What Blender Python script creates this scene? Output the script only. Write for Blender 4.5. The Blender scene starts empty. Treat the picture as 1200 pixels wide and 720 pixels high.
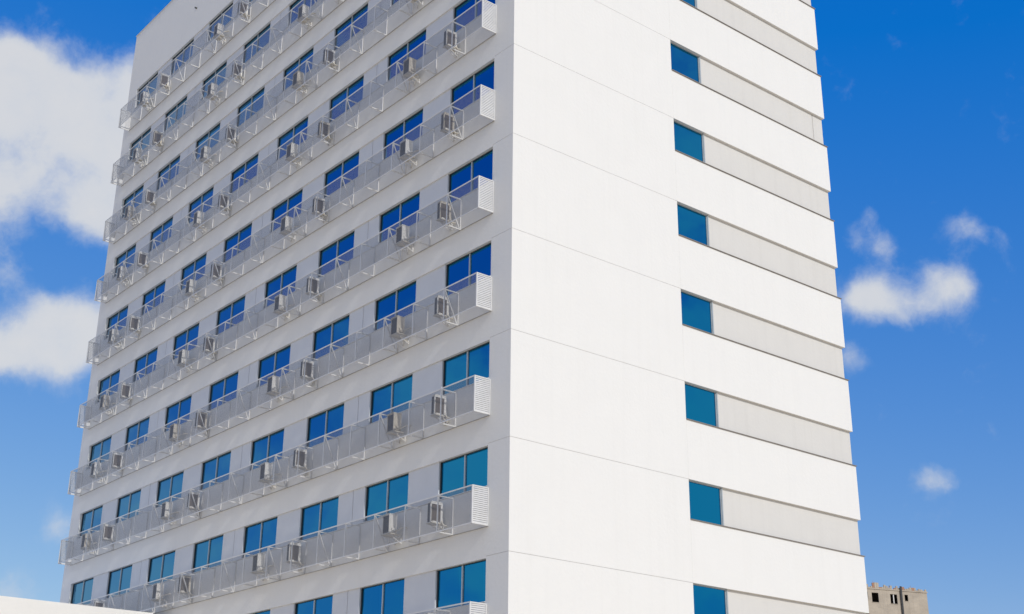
import bpy, math, random
from mathutils import Matrix, Vector
random.seed(7)
R = math.radians
scene = bpy.context.scene
col = scene.collection
GZ = 14.6                      # height of the reference floor joint above the ground
H = 3.1                        # storey height

# ---------------------------------------------------------------- camera
cam_data = bpy.data.cameras.new('camera')
cam = bpy.data.objects.new('camera', cam_data); col.objects.link(cam)
cam_data.sensor_width = 36.0; cam_data.lens = 1536.83 / 1200 * 36
cam_data.clip_start = 0.5; cam_data.clip_end = 6000
rt = Vector((0.6346, 0.7728, 0.0093)); upv = Vector((0.2826, -0.2432, 0.9279)); bk = Vector((0.7193, -0.5862, -0.3728))
m = Matrix((rt, upv, bk)).transposed().to_4x4()
m.translation = Vector((26.426, -21.507, -13.041 + GZ))
cam.matrix_world = m
scene.camera = cam

# ---------------------------------------------------------------- light
SUN_EL, SUN_AZ = 34.6, -4.0    # azimuth measured from +x towards +y
EXPOSURE = 0.18
sd = Vector((math.cos(R(SUN_EL)) * math.cos(R(SUN_AZ)), math.cos(R(SUN_EL)) * math.sin(R(SUN_AZ)), math.sin(R(SUN_EL))))
sl = bpy.data.lights.new('sun', 'SUN'); sl.energy = 2.0; sl.angle = R(0.53); sl.color = (1.0, 0.97, 0.925)
so = bpy.data.objects.new('sun', sl); col.objects.link(so)
so.rotation_euler = sd.to_track_quat('Z', 'Y').to_euler(); so.location = (60, -20, 80)

world = bpy.data.worlds.new('World'); scene.world = world; world.use_nodes = True
nt = world.node_tree; nt.nodes.clear()
def N(t, **kw):
    n = nt.nodes.new(t)
    for k, v in kw.items(): setattr(n, k, v)
    return n
def L(a, b): nt.links.new(a, b)
def val(sock, v):
    if hasattr(v, 'links') or isinstance(v, bpy.types.NodeSocket): nt.links.new(v, sock)
    else: sock.default_value = v
def M(op, a, b=None, c=None, clamp=False):
    n = N('ShaderNodeMath', operation=op, use_clamp=clamp); val(n.inputs[0], a)
    if b is not None: val(n.inputs[1], b)
    if c is not None: val(n.inputs[2], c)
    return n.outputs[0]
def V(op, a, b=None, s=None):
    n = N('ShaderNodeVectorMath', operation=op); val(n.inputs[0], a)
    if b is not None: val(n.inputs[1], b)
    if s is not None: val(n.inputs['Scale'], s)
    return n.outputs['Value'] if op in ('DOT_PRODUCT', 'LENGTH') else n.outputs[0]
out = N('ShaderNodeOutputWorld'); bg = N('ShaderNodeBackground'); L(bg.outputs[0], out.inputs[0])
bg.inputs['Strength'].default_value = 0.142
sky = N('ShaderNodeTexSky'); sky.sky_type = 'NISHITA'; sky.sun_disc = False
sky.sun_elevation = R(SUN_EL); sky.sun_rotation = R(90 - SUN_AZ)
sky.altitude = 0; sky.air_density = 1.0; sky.dust_density = 0.35; sky.ozone_density = 3.0
# one colour grade over the whole sky: deeper blue, flatter towards the horizon
sx = N('ShaderNodeSeparateColor'); L(sky.outputs[0], sx.inputs[0])
bl = M('MULTIPLY', M('POWER', sx.outputs[2], 0.27), 2.72)
gr_ = M('MINIMUM', M('MULTIPLY', M('POWER', sx.outputs[1], 0.91), 0.67), M('MULTIPLY', bl, 0.95))
re_ = M('MINIMUM', M('MAXIMUM', M('MULTIPLY_ADD', sx.outputs[0], 0.72, -0.59), 0.02), M('MULTIPLY', bl, 0.9))
hs = N('ShaderNodeCombineColor'); L(re_, hs.inputs[0]); L(gr_, hs.inputs[1]); L(bl, hs.inputs[2])
tc = N('ShaderNodeTexCoord')
d0 = V('NORMALIZE', tc.outputs['Generated'])
nz = N('ShaderNodeTexNoise'); nz.inputs['Scale'].default_value = 16; nz.inputs['Detail'].default_value = 5; nz.inputs['Roughness'].default_value = 0.55
L(d0, nz.inputs['Vector'])
off = V('SCALE', V('SUBTRACT', nz.outputs['Color'], (0.5, 0.5, 0.5)), s=0.026)
dd = V('ADD', d0, off)
CLOUDS = [(-0.8449, 0.2265, 0.4847, 0.0273, 1.00), (-0.8385, 0.2517, 0.4833, 0.0299, 1.00), (-0.8305, 0.2800, 0.4815, 0.0325, 1.00), (-0.8167, 0.3052, 0.4898, 0.0273, 1.00), (-0.8353, 0.3116, 0.4530, 0.0299, 0.95), (-0.8571, 0.2960, 0.4217, 0.0247, 0.80), (-0.8564, 0.3169, 0.4075, 0.0195, 0.80), (-0.8667, 0.2584, 0.4267, 0.0234, 0.60), (-0.8526, 0.2684, 0.4484, 0.0169, 0.30), (-0.8584, 0.2069, 0.4695, 0.0455, 1.00), (-0.8841, 0.2218, 0.4113, 0.0390, 0.90), (-0.8155, 0.3295, 0.4758, 0.0358, 1.00), (-0.8342, 0.2291, 0.5015, 0.0163, 0.60), (-0.8928, 0.3016, 0.3345, 0.0234, 0.85), (-0.8879, 0.3213, 0.3294, 0.0221, 0.80), (-0.9037, 0.2900, 0.3151, 0.0195, 0.70), (-0.9084, 0.2752, 0.3148, 0.0182, 0.60), (-0.9127, 0.2584, 0.3165, 0.0221, 0.70), (-0.9011, 0.2736, 0.3364, 0.0143, 0.40), (-0.8902, 0.2908, 0.3507, 0.0117, 0.40), (-0.8972, 0.3151, 0.3095, 0.0143, 0.50), (-0.8794, 0.3398, 0.3335, 0.0234, 0.80), (-0.8924, 0.2661, 0.3645, 0.0156, 0.45), (-0.9187, 0.3386, 0.2034, 0.0169, 0.60), (-0.9361, 0.3155, 0.1558, 0.0182, 0.38), (-0.5330, 0.7630, 0.3658, 0.0169, 0.66), (-0.5200, 0.7697, 0.3703, 0.0182, 0.72), (-0.5107, 0.7801, 0.3614, 0.0169, 0.60), (-0.4965, 0.7892, 0.3615, 0.0130, 0.40), (-0.4816, 0.7957, 0.3673, 0.0169, 0.70), (-0.4702, 0.8021, 0.3681, 0.0130, 0.60), (-0.4848, 0.7880, 0.3796, 0.0104, 0.40), (-0.5069, 0.7596, 0.4075, 0.0143, 0.44), (-0.5091, 0.7488, 0.4243, 0.0104, 0.45), (-0.5015, 0.7673, 0.3997, 0.0091, 0.34), (-0.5223, 0.7480, 0.4094, 0.0117, 0.34), (-0.4647, 0.7850, 0.4098, 0.0117, 0.47), (-0.4550, 0.7944, 0.4024, 0.0104, 0.45), (-0.5472, 0.7696, 0.3291, 0.0130, 0.55), (-0.5287, 0.8141, 0.2403, 0.0104, 0.50), (-0.5155, 0.8221, 0.2416, 0.0104, 0.50), (-0.4370, 0.8070, 0.3972, 0.0104, 0.30)]
acc = 0.0
for (x, y, z, r, w) in CLOUDS:
    dp = V('LENGTH', V('SUBTRACT', dd, (x, y, z)))
    e = M('EXPONENT', M('MULTIPLY', M('MULTIPLY', dp, dp), -1.0 / (r * r * 0.95)))
    acc = M('MULTIPLY_ADD', e, w, acc)
blob = M('MINIMUM', acc, 1.25)
# cumulus added over the unseen rest of the sky, thickened to whiten ambient light
cn = N('ShaderNodeTexNoise'); cn.inputs['Scale'].default_value = 0.85; cn.inputs['Detail'].default_value = 3; cn.inputs['Roughness'].default_value = 0.5
sz = N('ShaderNodeSeparateXYZ'); L(dd, sz.inputs[0])
lay = M('ADD', M('MAXIMUM', sz.outputs[2], 0.0), 0.16)
cx = N('ShaderNodeCombineXYZ'); L(M('DIVIDE', sz.outputs[0], lay), cx.inputs[0]); L(M('DIVIDE', sz.outputs[1], lay), cx.inputs[1])
L(V('ADD', cx.outputs[0], (22.6, 13.1, 0)), cn.inputs['Vector'])
gen = M('MULTIPLY', M('SUBTRACT', cn.outputs['Fac'], 0.37), 6.0)
view = N('ShaderNodeMapRange'); view.interpolation_type = 'SMOOTHSTEP'
L(V('DOT_PRODUCT', d0, (-0.7193, 0.5862, 0.3728)), view.inputs['Value'])
view.inputs['From Min'].default_value = 0.86; view.inputs['From Max'].default_value = 0.72; view.inputs['To Min'].default_value = 0; view.inputs['To Max'].default_value = 1
gen = M('MULTIPLY', M('MINIMUM', M('MAXIMUM', gen, 0.0), 1.2), view.outputs[0])
fn = N('ShaderNodeTexNoise'); fn.inputs['Scale'].default_value = 30; fn.inputs['Detail'].default_value = 7; fn.inputs['Roughness'].default_value = 0.62
L(dd, fn.inputs['Vector'])
raw = M('ADD', M('ADD', blob, gen), M('MULTIPLY', M('SUBTRACT', fn.outputs['Fac'], 0.55), 1.35))
cov = N('ShaderNodeMapRange'); cov.interpolation_type = 'SMOOTHSTEP'
L(raw, cov.inputs['Value']); cov.inputs['From Min'].default_value = 0.05; cov.inputs['From Max'].default_value = 1.05
body = N('ShaderNodeMapRange'); L(raw, body.inputs['Value']); body.inputs['From Min'].default_value = 0.3; body.inputs['From Max'].default_value = 1.3
cc = N('ShaderNodeMix', data_type='RGBA'); L(body.outputs[0], cc.inputs['Factor'])
cc.inputs[6].default_value = (3.7, 4.0, 4.45, 1); cc.inputs[7].default_value = (4.35, 4.4, 4.5, 1)
mixc = N('ShaderNodeMix', data_type='RGBA'); L(M('MULTIPLY', cov.outputs[0], 0.93), mixc.inputs['Factor'])
L(hs.outputs[0], mixc.inputs[6]); L(cc.outputs[2], mixc.inputs[7])
L(mixc.outputs[2], bg.inputs['Color'])

scene.view_settings.view_transform = 'Standard'; scene.view_settings.look = 'None'
scene.view_settings.exposure = EXPOSURE; scene.view_settings.gamma = 1.0; scene.view_settings.use_curve_mapping = False
scene.render.engine = 'CYCLES'
scene.render.resolution_x = 1024; scene.render.resolution_y = 614

# ---------------------------------------------------------------- materials
def principled(name):
    mt = bpy.data.materials.new(name); mt.use_nodes = True
    return mt, mt.node_tree, mt.node_tree.nodes['Principled BSDF']
def mat(name, c1, c2=None, scale=3.0, rough=0.6, metal=0.0, stretch=(1, 1, 1), bump=0.0, bscale=60.0, streak=0.0, spec=0.4):
    """Two tones mixed by world-position noise, faint vertical rain streaks, fine relief."""
    mt, t, b = principled(name); nn = t.nodes; lk = t.links.new
    g = nn.new('ShaderNodeNewGeometry')
    mp = nn.new('ShaderNodeMapping'); mp.inputs['Scale'].default_value = stretch; lk(g.outputs['Position'], mp.inputs['Vector'])
    n1 = nn.new('ShaderNodeTexNoise'); n1.inputs['Scale'].default_value = scale; n1.inputs['Detail'].default_value = 6; n1.inputs['Roughness'].default_value = 0.6
    lk(mp.outputs[0], n1.inputs['Vector'])
    rp = nn.new('ShaderNodeMapRange'); lk(n1.outputs['Fac'], rp.inputs['Value']); rp.inputs['From Min'].default_value = 0.3; rp.inputs['From Max'].default_value = 0.7
    mx = nn.new('ShaderNodeMix'); mx.data_type = 'RGBA'; lk(rp.outputs[0], mx.inputs['Factor'])
    mx.inputs[6].default_value = (*c1, 1); mx.inputs[7].default_value = (*(c2 or c1), 1)
    colr = mx.outputs[2]
    if streak:
        ms = nn.new('ShaderNodeMapping'); ms.inputs['Scale'].default_value = (5, 5, 0.16); lk(g.outputs['Position'], ms.inputs['Vector'])
        n2 = nn.new('ShaderNodeTexNoise'); n2.inputs['Scale'].default_value = 1.0; n2.inputs['Detail'].default_value = 5; lk(ms.outputs[0], n2.inputs['Vector'])
        r2 = nn.new('ShaderNodeMapRange'); lk(n2.outputs['Fac'], r2.inputs['Value']); r2.inputs['From Min'].default_value = 0.5; r2.inputs['From Max'].default_value = 0.75
        r2.inputs['To Min'].default_value = 0; r2.inputs['To Max'].default_value = streak
        m2 = nn.new('ShaderNodeMix'); m2.data_type = 'RGBA'; lk(r2.outputs[0], m2.inputs['Factor']); lk(colr, m2.inputs[6])
        m2.inputs[7].default_value = (c1[0] * 0.6, c1[1] * 0.59, c1[2] * 0.56, 1); colr = m2.outputs[2]
    lk(colr, b.inputs['Base Color'])
    b.inputs['Roughness'].default_value = rough; b.inputs['Metallic'].default_value = metal; b.inputs['Specular IOR Level'].default_value = spec
    if bump:
        n3 = nn.new('ShaderNodeTexNoise'); n3.inputs['Scale'].default_value = bscale; n3.inputs['Detail'].default_value = 4; lk(g.outputs['Position'], n3.inputs['Vector'])
        bp = nn.new('ShaderNodeBump'); bp.inputs['Strength'].default_value = bump; bp.inputs['Distance'].default_value = 0.02
        lk(n3.outputs['Fac'], bp.inputs['Height']); lk(bp.outputs[0], b.inputs['Normal'])
    return mt
MT = {}
MT['paint'] = mat('white_render', (0.80, 0.792, 0.768), (0.785, 0.777, 0.753), 0.9, 0.75, bump=0.25, bscale=9, streak=0.045, spec=0.2)
MT['grey_paint'] = mat('light_grey_render', (0.675, 0.66, 0.63), (0.655, 0.64, 0.61), 1.2, 0.75, bump=0.2, bscale=9, streak=0.08, spec=0.2)
MT['infill'] = mat('infill_panel', (0.655, 0.67, 0.70), (0.62, 0.635, 0.665), 1.5, 0.5, spec=0.4)
MT['joint'] = mat('joint_filler', (0.60, 0.58, 0.55), (0.50, 0.48, 0.45), 6, 0.9)
MT['flashing'] = mat('sill_flashing', (0.26, 0.235, 0.21), (0.20, 0.18, 0.165), 5, 0.55)
MT['alu'] = mat('window_aluminium', (0.50, 0.54, 0.56), (0.44, 0.48, 0.50), 8, 0.4, metal=0.3)
MT['dark_alu'] = mat('dark_gasket', (0.09, 0.10, 0.105), (0.06, 0.065, 0.07), 8, 0.5)
MT['slat'] = mat('screen_slat_metal', (0.26, 0.27, 0.295), (0.22, 0.23, 0.255), 6, 0.45, metal=0.25)
MT['rail'] = mat('screen_frame_paint', (0.72, 0.72, 0.72), (0.64, 0.64, 0.64), 6, 0.4)
MT['steel'] = mat('bracket_steel', (0.72, 0.72, 0.72), (0.62, 0.62, 0.62), 9, 0.32, metal=0.15)
MT['wallrail'] = mat('wall_angle_metal', (0.44, 0.43, 0.41), (0.36, 0.35, 0.34), 6, 0.6)
MT['casing'] = mat('condenser_casing', (0.80, 0.785, 0.75), (0.70, 0.68, 0.64), 9, 0.45)
MT['casing_old'] = mat('condenser_casing_yellowed', (0.66, 0.61, 0.52), (0.50, 0.45, 0.37), 7, 0.5)
MT['casing_new'] = mat('condenser_casing_fresh', (0.80, 0.79, 0.77), (0.74, 0.73, 0.70), 7, 0.4)
MT['coil'] = mat('condenser_coil', (0.25, 0.21, 0.18), (0.17, 0.14, 0.12), 30, 0.6, metal=0.3)
MT['grille'] = mat('condenser_grille', (0.10, 0.105, 0.12), (0.07, 0.07, 0.08), 20, 0.5)
MT['pipe'] = mat('insulated_pipe', (0.72, 0.70, 0.64), (0.55, 0.50, 0.42), 25, 0.6)
MT['concrete'] = mat('raw_concrete', (0.50, 0.435, 0.35), (0.37, 0.32, 0.26), 0.55, 0.9, stretch=(1, 1, 2.2), bump=0.4, bscale=6, streak=0.35)
MT['brick'] = mat('clay_block', (0.42, 0.22, 0.14), (0.33, 0.20, 0.14), 3, 0.9)
MT['black_pipe'] = mat('black_drain', (0.035, 0.04, 0.045), (0.05, 0.05, 0.055), 3, 0.5)
MT['dark_void'] = mat('painted_room_shade', (0.10, 0.085, 0.07), (0.07, 0.06, 0.05), 1, 0.9)  # dark colour paints in the shade inside the empty rooms
MT['roofing'] = mat('roof_gravel', (0.40, 0.39, 0.37), (0.30, 0.29, 0.28), 5, 0.9)
MT['ground'] = mat('light_paving', (0.70, 0.58, 0.42), (0.65, 0.535, 0.385), 0.25, 0.9, bump=0.2, bscale=15)

def glass_mat(name, tint):
    mt, t, b = principled(name); nn = t.nodes; lk = t.links.new
    b.inputs['Base Color'].default_value = (*tint, 1); b.inputs['Metallic'].default_value = 1.0; b.inputs['Roughness'].default_value = 0.02
    g = nn.new('ShaderNodeNewGeometry')
    n3 = nn.new('ShaderNodeTexNoise'); n3.inputs['Scale'].default_value = 0.8; n3.inputs['Detail'].default_value = 2; lk(g.outputs['Position'], n3.inputs['Vector'])
    bp = nn.new('ShaderNodeBump'); bp.inputs['Strength'].default_value = 0.12; bp.inputs['Distance'].default_value = 0.02
    lk(n3.outputs['Fac'], bp.inputs['Height']); lk(bp.outputs[0], b.inputs['Normal'])
    return mt
MT['glass'] = glass_mat('blue_mirror_glass', (0.003, 0.215, 0.42))

# ---------------------------------------------------------------- mesh helpers
BOXF = [(0, 3, 2, 1), (4, 5, 6, 7), (0, 1, 5, 4), (1, 2, 6, 5), (2, 3, 7, 6), (3, 0, 4, 7)]
class MB:
    def __init__(s): s.v = []; s.f = []
    def box(s, x0, x1, y0, y1, z0, z1):
        if x0 > x1: x0, x1 = x1, x0
        if y0 > y1: y0, y1 = y1, y0
        if z0 > z1: z0, z1 = z1, z0
        k = len(s.v)
        s.v += [(x0, y0, z0), (x1, y0, z0), (x1, y1, z0), (x0, y1, z0), (x0, y0, z1), (x1, y0, z1), (x1, y1, z1), (x0, y1, z1)]
        s.f += [tuple(k + i for i in f) for f in BOXF]; return s
    def bar(s, a, b, w, h=None, up=(0, 0, 1)):
        a = Vector(a); b = Vector(b); d = (b - a).normalized(); h = h or w
        u = Vector(up)
        if abs(d.dot(u)) > 0.95: u = Vector((1, 0, 0))
        p = d.cross(u).normalized() * w / 2; q = p.cross(d).normalized() * h / 2
        k = len(s.v)
        for c in (a, b): s.v += [tuple(c - p - q), tuple(c + p - q), tuple(c + p + q), tuple(c - p + q)]
        s.f += [tuple(k + i for i in f) for f in BOXF]; return s
    def tube(s, pts, r, n=8):
        pts = [Vector(p) for p in pts]; k = len(s.v)
        for i, p in enumerate(pts):
            d = (pts[min(i + 1, len(pts) - 1)] - pts[max(i - 1, 0)]).normalized()
            u = Vector((0, 0, 1)) if abs(d.z) < 0.9 else Vector((1, 0, 0))
            a = d.cross(u).normalized(); b = d.cross(a)
            for j in range(n):
                t = 2 * math.pi * j / n; s.v.append(tuple(p + a * math.cos(t) * r + b * math.sin(t) * r))
        for i in range(len(pts) - 1):
            for j in range(n):
                s.f.append((k + i * n + j, k + i * n + (j + 1) % n, k + (i + 1) * n + (j + 1) % n, k + (i + 1) * n + j))
        s.f.append(tuple(k + j for j in range(n))[::-1]); s.f.append(tuple(k + (len(pts) - 1) * n + j for j in range(n))); return s
    def mesh(s, name, material):
        me = bpy.data.meshes.new(name); me.from_pydata(s.v, [], s.f); me.update()
        me.materials.append(MT[material]); return me
    def build(s, name, material, parent=None, loc=(0, 0, 0)):
        return place(name, s.mesh(name, material), parent, loc)
def place(name, me, parent=None, loc=(0, 0, 0)):
    o = bpy.data.objects.new(name, me); col.objects.link(o); o.parent = parent; o.location = loc; return o
def thing(name, label, cat, loc=(0, 0, 0), group=None, rz=0):
    o = bpy.data.objects.new(name, None); col.objects.link(o); o.location = loc; o.rotation_euler = (0, 0, rz)
    o.empty_display_size = 0.3; o['label'] = label; o['category'] = cat
    if group: o['group'] = group
    return o
def structure(o): o['kind'] = 'structure'; return o
ORD = ['first', 'second', 'third', 'fourth', 'fifth', 'sixth', 'seventh', 'eighth', 'ninth', 'tenth']

# ---------------------------------------------------------------- ground
g = MB(); s_ = 2500
g.v = [(-s_, -s_, 0), (s_, -s_, 0), (s_, s_, 0), (-s_, s_, 0)]; g.f = [(0, 1, 2, 3)]
structure(g.build('ground', 'ground'))

# ---------------------------------------------------------------- the white tower
W, D, ZTOP = 31.11, 15.31, 25.28
KS = list(range(7, -3, -1))                 # storeys with strips of windows, from the roof down
HEAD, SILL, RSILL = 0.05, 1.21, 1.234       # window head and sill below each storey joint
YW0, YW1 = 6.94, 8.46                       # window opening on the sunlit side
XP = -0.95                                  # left edge of the corner pier
WX = [(XP - 3.83 * i, XP - 3.83 * i - 2.32) for i in range(8)]
LP = -30.09                                 # right edge of the far pier
tower = thing('tower_building', 'tall white tower with rows of blue windows and stacked screened ledges', 'building', (0, 0, GZ))
ZB = -GZ
core = MB().box(-W + 0.25, -0.27, 0.27, D - 0.25, ZB, ZTOP - 0.9); core.build('core_wall', 'joint', tower)
MB().box(-W + 0.26, -0.26, 0.26, D - 0.26, ZTOP - 0.88, ZTOP - 0.8).build('roof', 'roofing', tower)
JG = 0.0055
def corner_panel(z0, z1, name='corner_panel'):
    b = MB(); b.box(XP, 0, 0, 0.25, z0, z1); b.box(-0.25, 0, 0.25, YW0, z0, z1)
    return b.build(name, 'paint', tower)
for k in KS: corner_panel((k - 1) * H + JG, k * H - JG)
corner_panel(7 * H + JG, ZTOP)
corner_panel(ZB, -3 * H - JG)
JM = MB(); JM.box(XP + 0.01, -0.012, 0.012, 0.2, -JG, JG); JM.box(-0.2, -0.012, 0.2, YW0 - 0.02, -JG, JG); JM = JM.mesh('joint_strip', 'joint')
for k in KS + [-3]: place('joint_strip', JM, tower, (0, 0, k * H))
MB().tube([(-23.9, -0.10, ZTOP - 2.05), (-23.9, 0.02, ZTOP - 2.05)], 0.045, 10).build('outlet_pipe', 'dark_alu', tower)
# far pier and the shaded facade's solid bands
MB().box(-W, LP, 0, 0.25, ZB, ZTOP).build('far_pier', 'paint', tower)
sp = MB().box(LP, XP, 0, 0.25, -H - HEAD, -SILL).mesh('spandrel', 'paint')
for k in KS: place('spandrel', sp, tower, (0, 0, k * H))
MB().box(LP, XP, 0, 0.25, 7 * H - HEAD, ZTOP).build('parapet_wall', 'paint', tower)
MB().box(LP, XP, 0, 0.25, ZB, -3 * H - HEAD).build('base_wall', 'paint', tower)
sillm = MB().box(LP + 0.002, XP - 0.002, -0.022, 0.06, 0, 0.022).mesh('sill', 'rail')
for k in KS: place('sill', sillm, tower, (0, 0, k * H - SILL + 0.002))
# back and far end
MB().box(-W, -W + 0.24, 0.25, D, ZB, ZTOP).build('end_wall', 'paint', tower)
MB().box(-W + 0.24, -0.25, D - 0.24, D - 0.06, ZB, ZTOP).build('back_wall', 'paint', tower)
# sunlit facade: bands, recessed grey strips, caps
band = MB().box(-0.25, 0.004, YW0, D, -H, -RSILL).mesh('facade_band', 'paint')
cap = MB().box(-0.2, 0.04, YW0 + 0.004, D + 0.03, 0, 0.022).mesh('band_cap', 'flashing')
strip = MB().box(-0.25, -0.09, YW1 + 0.05, D - 0.055, -RSILL + 0.022, 0).mesh('recessed_panel', 'grey_paint')
for k in KS:
    place('facade_band', band, tower, (0, 0, k * H)); place('band_cap', cap, tower, (0, 0, k * H - RSILL))
    if k == 4:
        z0, z1 = k * H - RSILL + 0.022, k * H
        MB().box(-0.25, -0.09, YW1 + 0.05, D - 0.66, z0, z1).build('recessed_panel', 'grey_paint', tower)
        MB().box(-0.25, -0.10, D - 0.66, D - 0.60, z0, z1).build('joint_strip', 'joint', tower)
        MB().box(-0.25, -0.09, D - 0.60, D - 0.055, z0, z1).build('recessed_panel', 'grey_paint', tower)
    else: place('recessed_panel', strip, tower, (0, 0, k * H))
MB().box(-0.25, 0.004, YW0, D, 7 * H, ZTOP).build('facade_band', 'paint', tower)
MB().box(-0.25, 0.004, YW0, D, ZB, -3 * H).build('facade_band', 'paint', tower)
MB().box(-W - 0.03, 0.035, -0.03, 0.27, ZTOP, ZTOP + 0.04).box(-0.27, 0.035, 0.27, D + 0.03, ZTOP, ZTOP + 0.04).build('parapet_coping', 'grey_paint', tower)
# infill panels between the windows of the shaded facade
for k in KS:
    z0, z1 = k * H - SILL + 0.026, k * H - HEAD
    for i in range(7):
        a, b = WX[i][1], WX[i + 1][0]
        if i % 2:                                  # a wide pier made of two panels with an open joint
            mid = (a + b) / 2 + 0.1
            MB().box(mid + 0.012, a, 0.05, 0.25, z0, z1).build('infill_panel', 'infill', tower)
            MB().box(b, mid - 0.012, 0.05, 0.25, z0, z1).build('infill_panel', 'infill', tower)
            MB().box(mid - 0.01, mid + 0.01, 0.075, 0.24, z0, z1).build('joint_strip', 'dark_alu', tower)
        else:
            MB().box(b, a, 0.05, 0.25, z0, z1).build('infill_panel', 'infill', tower)
# windows: frame, mullion, panes
ww = 2.32; z0, z1 = -SILL + 0.026, -HEAD; fy0, fy1 = 0.10, 0.17; fr = 0.022
fm = MB()
fm.box(-fr, -0.002, fy0, fy1, z0, z1).box(-ww + 0.002, -ww + fr, fy0, fy1, z0, z1).box(-ww + fr, -fr, fy0, fy1, z0, z0 + fr).box(-ww + fr, -fr, fy0, fy1, z1 - fr, z1 - 0.002)
fm = fm.mesh('window', 'dark_alu')
mull = MB().box(-ww / 2 - 0.022, -ww / 2 + 0.022, 0.093, fy1 - 0.002, z0 + fr, z1 - fr).mesh('mullion', 'alu')
pane = MB().box(-ww / 4 + 0.028, ww / 4 - 0.028, -0.004, 0.004, -(z1 - z0) / 2 + fr, (z1 - z0) / 2 - fr).mesh('pane', 'glass')
for k in KS:
    for i in range(8):
        w = place('window', fm, tower, (WX[i][0], 0, k * H)); place('mullion', mull, w)
        for s in (0.25, 0.75):
            p = place('pane', pane, w, (-ww * s, 0.135, (z0 + z1) / 2))
            p.rotation_euler = (R(random.gauss(0, 0.06)), 0, R(random.gauss(0, 0.06)))
z0, z1 = -RSILL + 0.024, -0.002; ya, yb = YW0 + 0.004, YW1
fm2 = MB().box(-0.2, -0.10, ya, ya + 0.03, z0, z1).box(-0.2, -0.10, ya + 0.03, yb - 0.03, z0, z0 + 0.03).box(-0.2, -0.10, ya + 0.03, yb - 0.03, z1 - 0.03, z1).box(-0.2, -0.10, yb - 0.03, yb, z0, z1).mesh('window', 'alu')
jamb = MB().box(-0.22, -0.07, yb + 0.002, yb + 0.048, z0, z1).mesh('jamb', 'alu')
pane2 = MB().box(-0.004, 0.004, -(yb - ya) / 2 + 0.03, (yb - ya) / 2 - 0.03, -(z1 - z0) / 2 + 0.03, (z1 - z0) / 2 - 0.03).mesh('pane', 'glass')
for k in KS:
    w = place('window', fm2, tower, (0, 0, k * H)); place('jamb', jamb, w)
    p = place('pane', pane2, w, (-0.13, (ya + yb) / 2, (z0 + z1) / 2)); p.rotation_euler = (0, R(random.gauss(0, 0.06)), R(random.gauss(0, 0.06)))

# ---------------------------------------------------------------- screened ledges for the condensers
LT, LB, LD = -1.256, -2.303, -0.55
XR, XL, BAY = -0.87, -30.44, 1.566
FX = [-0.90 - BAY * i for i in range(1, 19)]
def slats(n0, n1, along):
    b = MB(); z = LB + 0.05; step = 0.022 if along == 'x' else 0.055
    while z < LT - 0.045:
        if along == 'x': b.box(n0, n1, LD - 0.0004, LD + 0.0004, z - 0.0044, z + 0.0044)
        else: b.box(-0.0008, 0.0008, n0, n1, z - 0.019, z + 0.019)
        z += step
    return b
bay_me = slats(-BAY + 0.02, -0.02, 'x').mesh('screen_panel', 'slat')
first_me = slats(FX[0] - XR + 0.02, -0.03, 'x').mesh('screen_panel', 'slat')
last_me = slats(XL - FX[-1] + 0.03, -0.02, 'x').mesh('screen_panel', 'slat')
end_me = slats(LD + 0.02, -0.03, 'y').mesh('end_screen', 'rail')
T = 0.036
def frame(diag):
    b = MB(); t = T / 2
    b.box(-t, t, LD + 0.004, LD + 0.034, LB, LT)                       # outer post
    b.box(-t, t, -0.036, -0.003, LB, LT)                               # post on the wall
    b.box(-t, t, LD + 0.034, -0.036, LT - T, LT - 0.002)               # top arm
    b.box(-t, t, LD + 0.034, -0.036, LB + 0.002, LB + T)               # bottom arm
    if diag: b.bar((0, LD + 0.045, LT - 0.05), (0, -0.06, LB + 0.05), 0.03, 0.03, (1, 0, 0))
    return b.mesh('bracket', 'steel')
FR = {False: frame(False), True: frame(True)}
endf = MB()
endf.box(-0.018, 0.018, LD - 0.016, LD + 0.018, LB, LT).box(-0.018, 0.018, -0.034, -0.003, LB, LT).box(-0.018, 0.018, LD + 0.018, -0.034, LT - 0.034, LT).box(-0.018, 0.018, LD + 0.018, -0.034, LB, LB + 0.034)
endf = endf.mesh('end_frame', 'rail')
topr = MB().box(XL + 0.018, XR - 0.018, LD - 0.016, LD + 0.002, LT - 0.034, LT + 0.001).mesh('top_rail', 'rail')
botr = MB().box(XL + 0.018, XR - 0.018, LD - 0.016, LD + 0.002, LB - 0.001, LB + 0.03).mesh('bottom_rail', 'rail')
wallr = MB().box(XL + 0.018, XR - 0.018, -0.03, -0.0025, LB - 0.016, LB - 0.003).mesh('wall_rail', 'wallrail')
NODIAG1 = {0, -1, 4, 5, 6, -2}
for n, k in enumerate(KS):
    lg = thing('screened_ledge', 'grey slatted metal screen ledge on the tower, %s one below the roof' % ORD[n], 'screen ledge', (0, 0, GZ + k * H), 'slatted ledges along the shaded tower side')
    place('top_rail', topr, lg); place('bottom_rail', botr, lg); place('wall_rail', wallr, lg)
    for i, x in enumerate(FX):
        place('bracket', FR[(i % 2 == 0) and not (i == 0 and k in NODIAG1)], lg, (x, 0, 0))
        p = place('screen_panel', first_me if i == 0 else bay_me, lg, (XR if i == 0 else FX[i - 1], 0, 0)); p['kind'] = 'stuff'
    p = place('screen_panel', last_me, lg, (FX[-1], 0, 0)); p['kind'] = 'stuff'
    for x in (XR - 0.018, XL + 0.018):
        place('end_frame', endf, lg, (x, 0, 0)); p = place('end_screen', end_me, lg, (x, 0, 0)); p['kind'] = 'stuff'

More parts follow.
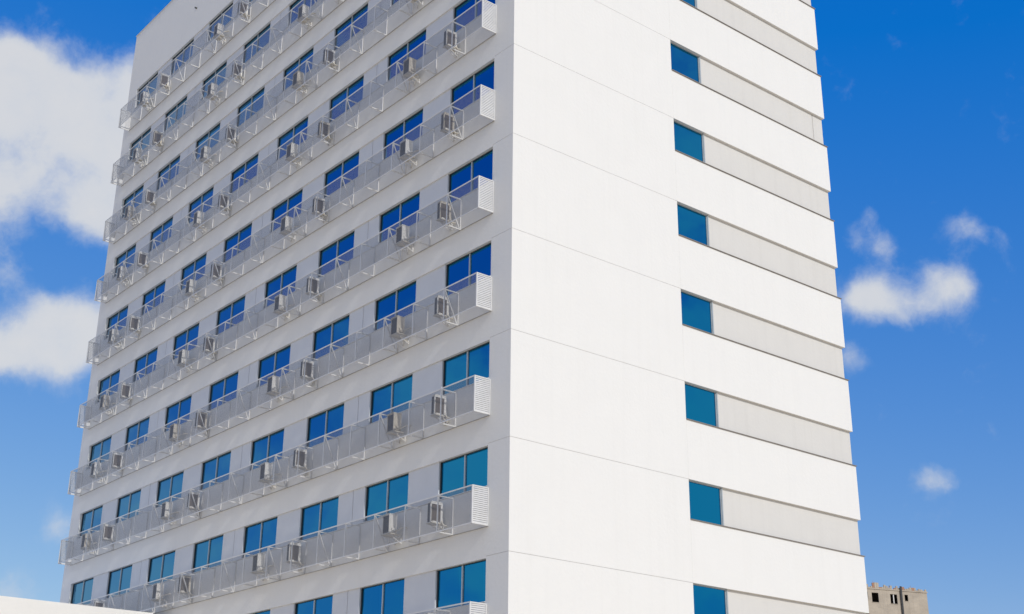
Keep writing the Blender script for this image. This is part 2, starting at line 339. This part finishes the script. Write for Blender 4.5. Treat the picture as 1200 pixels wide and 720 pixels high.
# ---------------------------------------------------------------- condensers
def ac_boxy():
    P = {}; w, d, h = 0.34, 0.28, 0.58       # local origin: wall side of the ledge at the unit's foot
    y0, y1 = -0.47, -0.19
    c = MB(); t = 0.018
    c.box(-w / 2, w / 2, y0 + 0.03, y1, 0.02, h)                         # body
    c.box(-w / 2, -w / 2 + t, y0, y0 + 0.03, 0.02, h).box(w / 2 - t, w / 2, y0, y0 + 0.03, 0.02, h)
    c.box(-w / 2 + t, w / 2 - t, y0, y0 + 0.03, h - 0.03, h).box(-w / 2 + t, w / 2 - t, y0, y0 + 0.03, 0.02, 0.05)
    c.box(-w / 2 - 0.01, w / 2 + 0.01, y0 - 0.008, y1 + 0.008, h + 0.001, h + 0.022)   # lid
    P['casing'] = c.mesh('casing', 'casing')
    gr = MB().box(-w / 2 + t, w / 2 - t, y0 + 0.022, y0 + 0.028, 0.05, h - 0.03)
    for i in range(13): z = 0.07 + i * 0.038; gr.box(-w / 2 + t, w / 2 - t, y0 + 0.004, y0 + 0.02, z, z + 0.014)
    P['grille'] = gr.mesh('grille', 'grille')
    P['base_tray'] = MB().box(-w / 2 - 0.05, w / 2 + 0.08, y0 - 0.02, y1 + 0.06, -0.002, 0.019).mesh('base_tray', 'pipe')
    v = MB().box(w / 2 + 0.002, w / 2 + 0.05, y1 - 0.20, y1 - 0.06, 0.06, 0.19).box(w / 2 + 0.05, w / 2 + 0.085, y1 - 0.11, y1 - 0.08, 0.09, 0.12).box(w / 2 + 0.05, w / 2 + 0.085, y1 - 0.18, y1 - 0.15, 0.09, 0.12)
    P['valve_cover'] = v.mesh('valve_cover', 'casing')
    P['pipe'] = MB().tube([(w / 2 + 0.06, y1 - 0.1, 0.10), (w / 2 + 0.12, y1 - 0.09, 0.10), (w / 2 + 0.16, y1 - 0.02, 0.16), (w / 2 + 0.22, y1 + 0.08, 0.20), (w / 2 + 0.30, -0.035, 0.21)], 0.024).mesh('pipe', 'pipe')
    P['drain_hose'] = MB().tube([(w / 2 + 0.04, y1 - 0.16, 0.03), (w / 2 + 0.05, y1 - 0.15, -0.08), (w / 2 + 0.06, y1 - 0.10, -0.16), (w / 2 + 0.07, -0.04, -0.20)], 0.011, 6).mesh('drain_hose', 'pipe')
    return P
def ac_coil():
    P = {}; w, d, h = 0.16, 0.42, 0.60
    y0, y1 = -0.50, -0.08; t = 0.045
    c = MB()
    c.box(-w / 2, w / 2 - 0.03, y0 + 0.02, y1, 0.02, h)
    c.box(w / 2 - 0.03, w / 2, y0, y0 + t * 0.7, 0.02, h - 0.05).box(w / 2 - 0.03, w / 2, y1 - t * 1.6, y1, 0.02, h - 0.05)
    c.box(w / 2 - 0.03, w / 2 + 0.006, y0 + 0.01, y1 - 0.01, h - 0.05, h).box(w / 2 - 0.03, w / 2, y0 + t * 0.7, y1 - t * 1.6, 0.02, 0.06)
    c.box(-w / 2 - 0.01, w / 2 + 0.012, y0 + 0.02, y1 - 0.02, h + 0.001, h + 0.025)
    P['casing'] = c.mesh('casing', 'casing')
    co = MB().box(w / 2 - 0.028, w / 2 - 0.022, y0 + t * 0.7, y1 - t * 1.6, 0.06, h - 0.05)
    for i in range(14): z = 0.075 + i * 0.033; co.box(w / 2 - 0.02, w / 2 - 0.010, y0 + t * 0.7, y1 - t * 1.6, z, z + 0.012)
    P['coil'] = co.mesh('coil', 'coil')
    gr = MB().box(-w / 2 + 0.01, w / 2 - 0.035, y0 + 0.012, y0 + 0.018, 0.05, h - 0.03)
    for i in range(13): z = 0.07 + i * 0.038; gr.box(-w / 2 + 0.01, w / 2 - 0.035, y0 + 0.002, y0 + 0.011, z, z + 0.014)
    P['grille'] = gr.mesh('grille', 'grille')
    P['valve_cover'] = MB().box(w / 2 + 0.002, w / 2 + 0.045, y1 - 0.10, y1 - 0.02, 0.04, 0.15).mesh('valve_cover', 'casing')
    P['cable_gland'] = MB().box(w / 2 + 0.002, w / 2 + 0.03, y0 + 0.06, y0 + 0.18, 0.03, 0.07).mesh('cable_gland', 'casing')
    P['base_tray'] = MB().box(-w / 2 - 0.03, w / 2 + 0.05, y0 - 0.01, y1 + 0.02, -0.002, 0.019).mesh('base_tray', 'pipe')
    P['pipe'] = MB().tube([(w / 2 + 0.03, y1 - 0.06, 0.10), (w / 2 + 0.07, y1 - 0.05, 0.02), (w / 2 + 0.10, y1 - 0.02, -0.04), (w / 2 + 0.16, -0.035, -0.05)], 0.024).mesh('pipe', 'pipe')
    P['drain_hose'] = MB().tube([(w / 2 + 0.02, y1 - 0.12, 0.05), (w / 2 + 0.04, y1 - 0.12, -0.06), (w / 2 + 0.05, y1 - 0.07, -0.12), (w / 2 + 0.06, -0.04, -0.13)], 0.011, 6).mesh('drain_hose', 'pipe')
    return P
def arm_mesh(reach):
    b = MB().box(-0.015, 0.015, -reach, -0.003, -0.03, -0.004); b.box(-0.015, 0.015, -0.035, -0.003, -0.22, -0.03)
    b.bar((0, -reach * 0.75, -0.03), (0, -0.04, -0.2), 0.018, 0.018, (1, 0, 0)); return b.mesh('support_arm', 'rail')
def recolour(parts, material):
    out_ = {}
    for nm, me in parts.items():
        if nm in ('casing', 'valve_cover'): me = me.copy(); me.materials[0] = MT[material]
        out_[nm] = me
    return out_
KIT = {'boxy': (ac_boxy(), 0.34), 'coil': (ac_coil(), 0.16)}
VARIANT = {q: [KIT[q][0], recolour(KIT[q][0], 'casing_old'), recolour(KIT[q][0], 'casing_new')] for q in KIT}
ARM = arm_mesh(0.48)
ri, up_, bk_, cp = rt, upv, bk, m.translation
def pix(p):
    d = Vector(p) - cp; f = -d.dot(bk_); return 600 + 1536.8 * d.dot(ri) / f, 360 - 1536.8 * d.dot(up_) / f
for n, k in enumerate(KS):
    for j in range(4):
        for kind, xx in (('coil', -2.92 - 7.69 * j), ('boxy', -5.12 - 7.665 * j)):
            u, v = pix((xx, -0.3, GZ + k * H - 1.3))
            if v < -40 or v > 735: continue               # the photograph shows nothing of these
            text = ('boxy white air conditioner, %s pair from the sunlit corner, on %s ledge below the roof' if kind == 'boxy' else
                    'air conditioner with bare coil, %s pair from sunlit corner, %s ledge below the roof') % (ORD[j], ORD[n])
            x = xx + random.uniform(-0.03, 0.03)
            a = thing('air_conditioner', text, 'air conditioner', (x, 0, GZ + k * H - 1.94 + random.uniform(-0.025, 0.03)), 'condensers behind the slatted screens')
            parts, w = VARIANT[kind][random.choice((0, 0, 1, 2))], KIT[kind][1]
            bare = random.random()
            for nm, me in parts.items():
                if nm == 'drain_hose' and bare < 0.3: continue
                place(nm, me, a)
            for s in (-1, 1): place('support_arm', ARM, a, (s * (w / 2 - 0.025), 0, 0))

# ---------------------------------------------------------------- low white annex in front of the tower
AX, AZ = -20.0, GZ - 5.6
an = thing('low_annex', 'plain white flat-roofed annex built against the shaded foot of the tower', 'building', (AX, 0, 0))
MB().box(-14, 0, -30, -0.6, 0, AZ - 0.05).build('wall', 'paint', an)
MB().box(-14, -0.004, -29.996, -0.604, AZ - 0.05, AZ).build('coping', 'paint', an)

# ---------------------------------------------------------------- unfinished concrete block far behind
PR = Vector((-77.8675, 137.3101, 18.1004 + GZ)); ev = Vector((-0.3494, -0.937, 0)); nv = Vector((0.937, -0.3494, 0))
fb = thing('unfinished_building', 'raw beige concrete block with empty window holes, far behind the white tower', 'building', (PR.x, PR.y, 0))
fb.rotation_euler = (0, 0, math.atan2(ev.y, ev.x)); ZT = PR.z                # local x runs along the face, local -y... computed below
# local frame: x = ev, y = z cross ev; the face looks along -y or +y
yl = Vector((-ev.y, ev.x, 0)); sg = 1 if yl.dot(nv) > 0 else -1          # outward direction in local y
FWD, FLR = 18.0, 2.93
def fbx(b, x0, x1, d0, d1, z0, z1): return b.box(x0, x1, -sg * d0, -sg * d1, ZT + z0, ZT + z1)    # d = depth behind the face
COLS = [(3.08, 3.62, 0.44, 1.30), (4.80, 5.90, 0.50, 1.78), (7.74, 8.80, 0.46, 1.74), (9.40, 10.25, 0.38, 1.2), (12.2, 13.1, 0.5, 1.6), (15.0, 16.0, 0.5, 1.6)]
NF = 11
wall = MB()
xs = [0.0]
for a, b, *_ in COLS: xs += [a, b]
xs.append(FWD)
for f in range(NF):
    zt = -f * FLR; zb = max(zt - FLR, -ZT)
    for i in range(0, len(xs) - 1):
        if i % 2 == 0: fbx(wall, xs[i], xs[i + 1], 0, 0.1, zb, zt)
        else:
            c = COLS[i // 2]
            fbx(wall, xs[i], xs[i + 1], 0, 0.1, zt - c[2], zt); fbx(wall, xs[i], xs[i + 1], 0, 0.1, zb, zt - c[3])
wall.build('wall', 'concrete', fb)
rest = MB(); fbx(rest, 0, 0.2, 0.1, 12, -ZT, 0); fbx(rest, FWD - 0.2, FWD, 0.1, 12, -ZT, 0); fbx(rest, 0.2, FWD - 0.2, 11.8, 12, -ZT, 0)
rest.build('side_wall', 'concrete', fb)
inn = MB(); fbx(inn, 0.2, FWD - 0.2, 3.2, 3.4, -ZT, 0)
for f in range(1, NF): fbx(inn, 0.2, FWD - 0.2, 0.1, 3.2, -f * FLR - 0.06, -f * FLR + 0.06)
inn.build('interior_wall', 'dark_void', fb)
slab = MB(); fbx(slab, -0.08, FWD + 0.08, -0.08, 12.1, 0.001, 0.16); slab.build('roof_slab', 'concrete', fb)
for f in range(NF - 1):
    for c in COLS:
        fr_ = MB(); zt = -f * FLR
        fbx(fr_, c[0] - 0.05, c[1] + 0.05, -0.04, -0.002, zt - c[3] - 0.07, zt - c[3] - 0.002); wf = fr_.build('window_sill', 'concrete', fb)
    po = MB(); fbx(po, 5.30, 5.44, 0.02, 0.09, -f * FLR - 1.73, -f * FLR - 0.55); po.build('window_post', 'grey_paint', fb)
pp = MB(); fbx(pp, 4.12, 4.36, -0.26, -0.10, -ZT, 0.62); pp.build('drain_pipe', 'black_pipe', fb)
rr = random.Random(3)
# broken parapet: blocks of uneven height along the roof edge
x = 0.0
while x < FWD:
    wd = rr.uniform(0.28, 0.42); base = 0.30 if x < 3.9 else (0.38 if x < 6.6 else 0.2)
    hgt = base + rr.uniform(-0.2, 0.16)
    if 7.4 < x < 8.3: hgt = 0.62 + rr.uniform(0, 0.25)
    if 9.2 < x < 10.2: hgt = 0.35 + rr.uniform(0, 0.3)
    if rr.random() > 0.08:
        b = MB(); fbx(b, x, x + wd - 0.03, 0.02, 0.17, 0.162, 0.162 + hgt); b.build('parapet_block', 'concrete' if rr.random() < 0.72 else 'brick', fb)
    if rr.random() < 0.22:
        b = MB(); fbx(b, x + 0.1, x + 0.13, 0.08, 0.11, 0.16, 0.45 + hgt); b.build('reinforcing_bar', 'brick', fb)
    x += wd
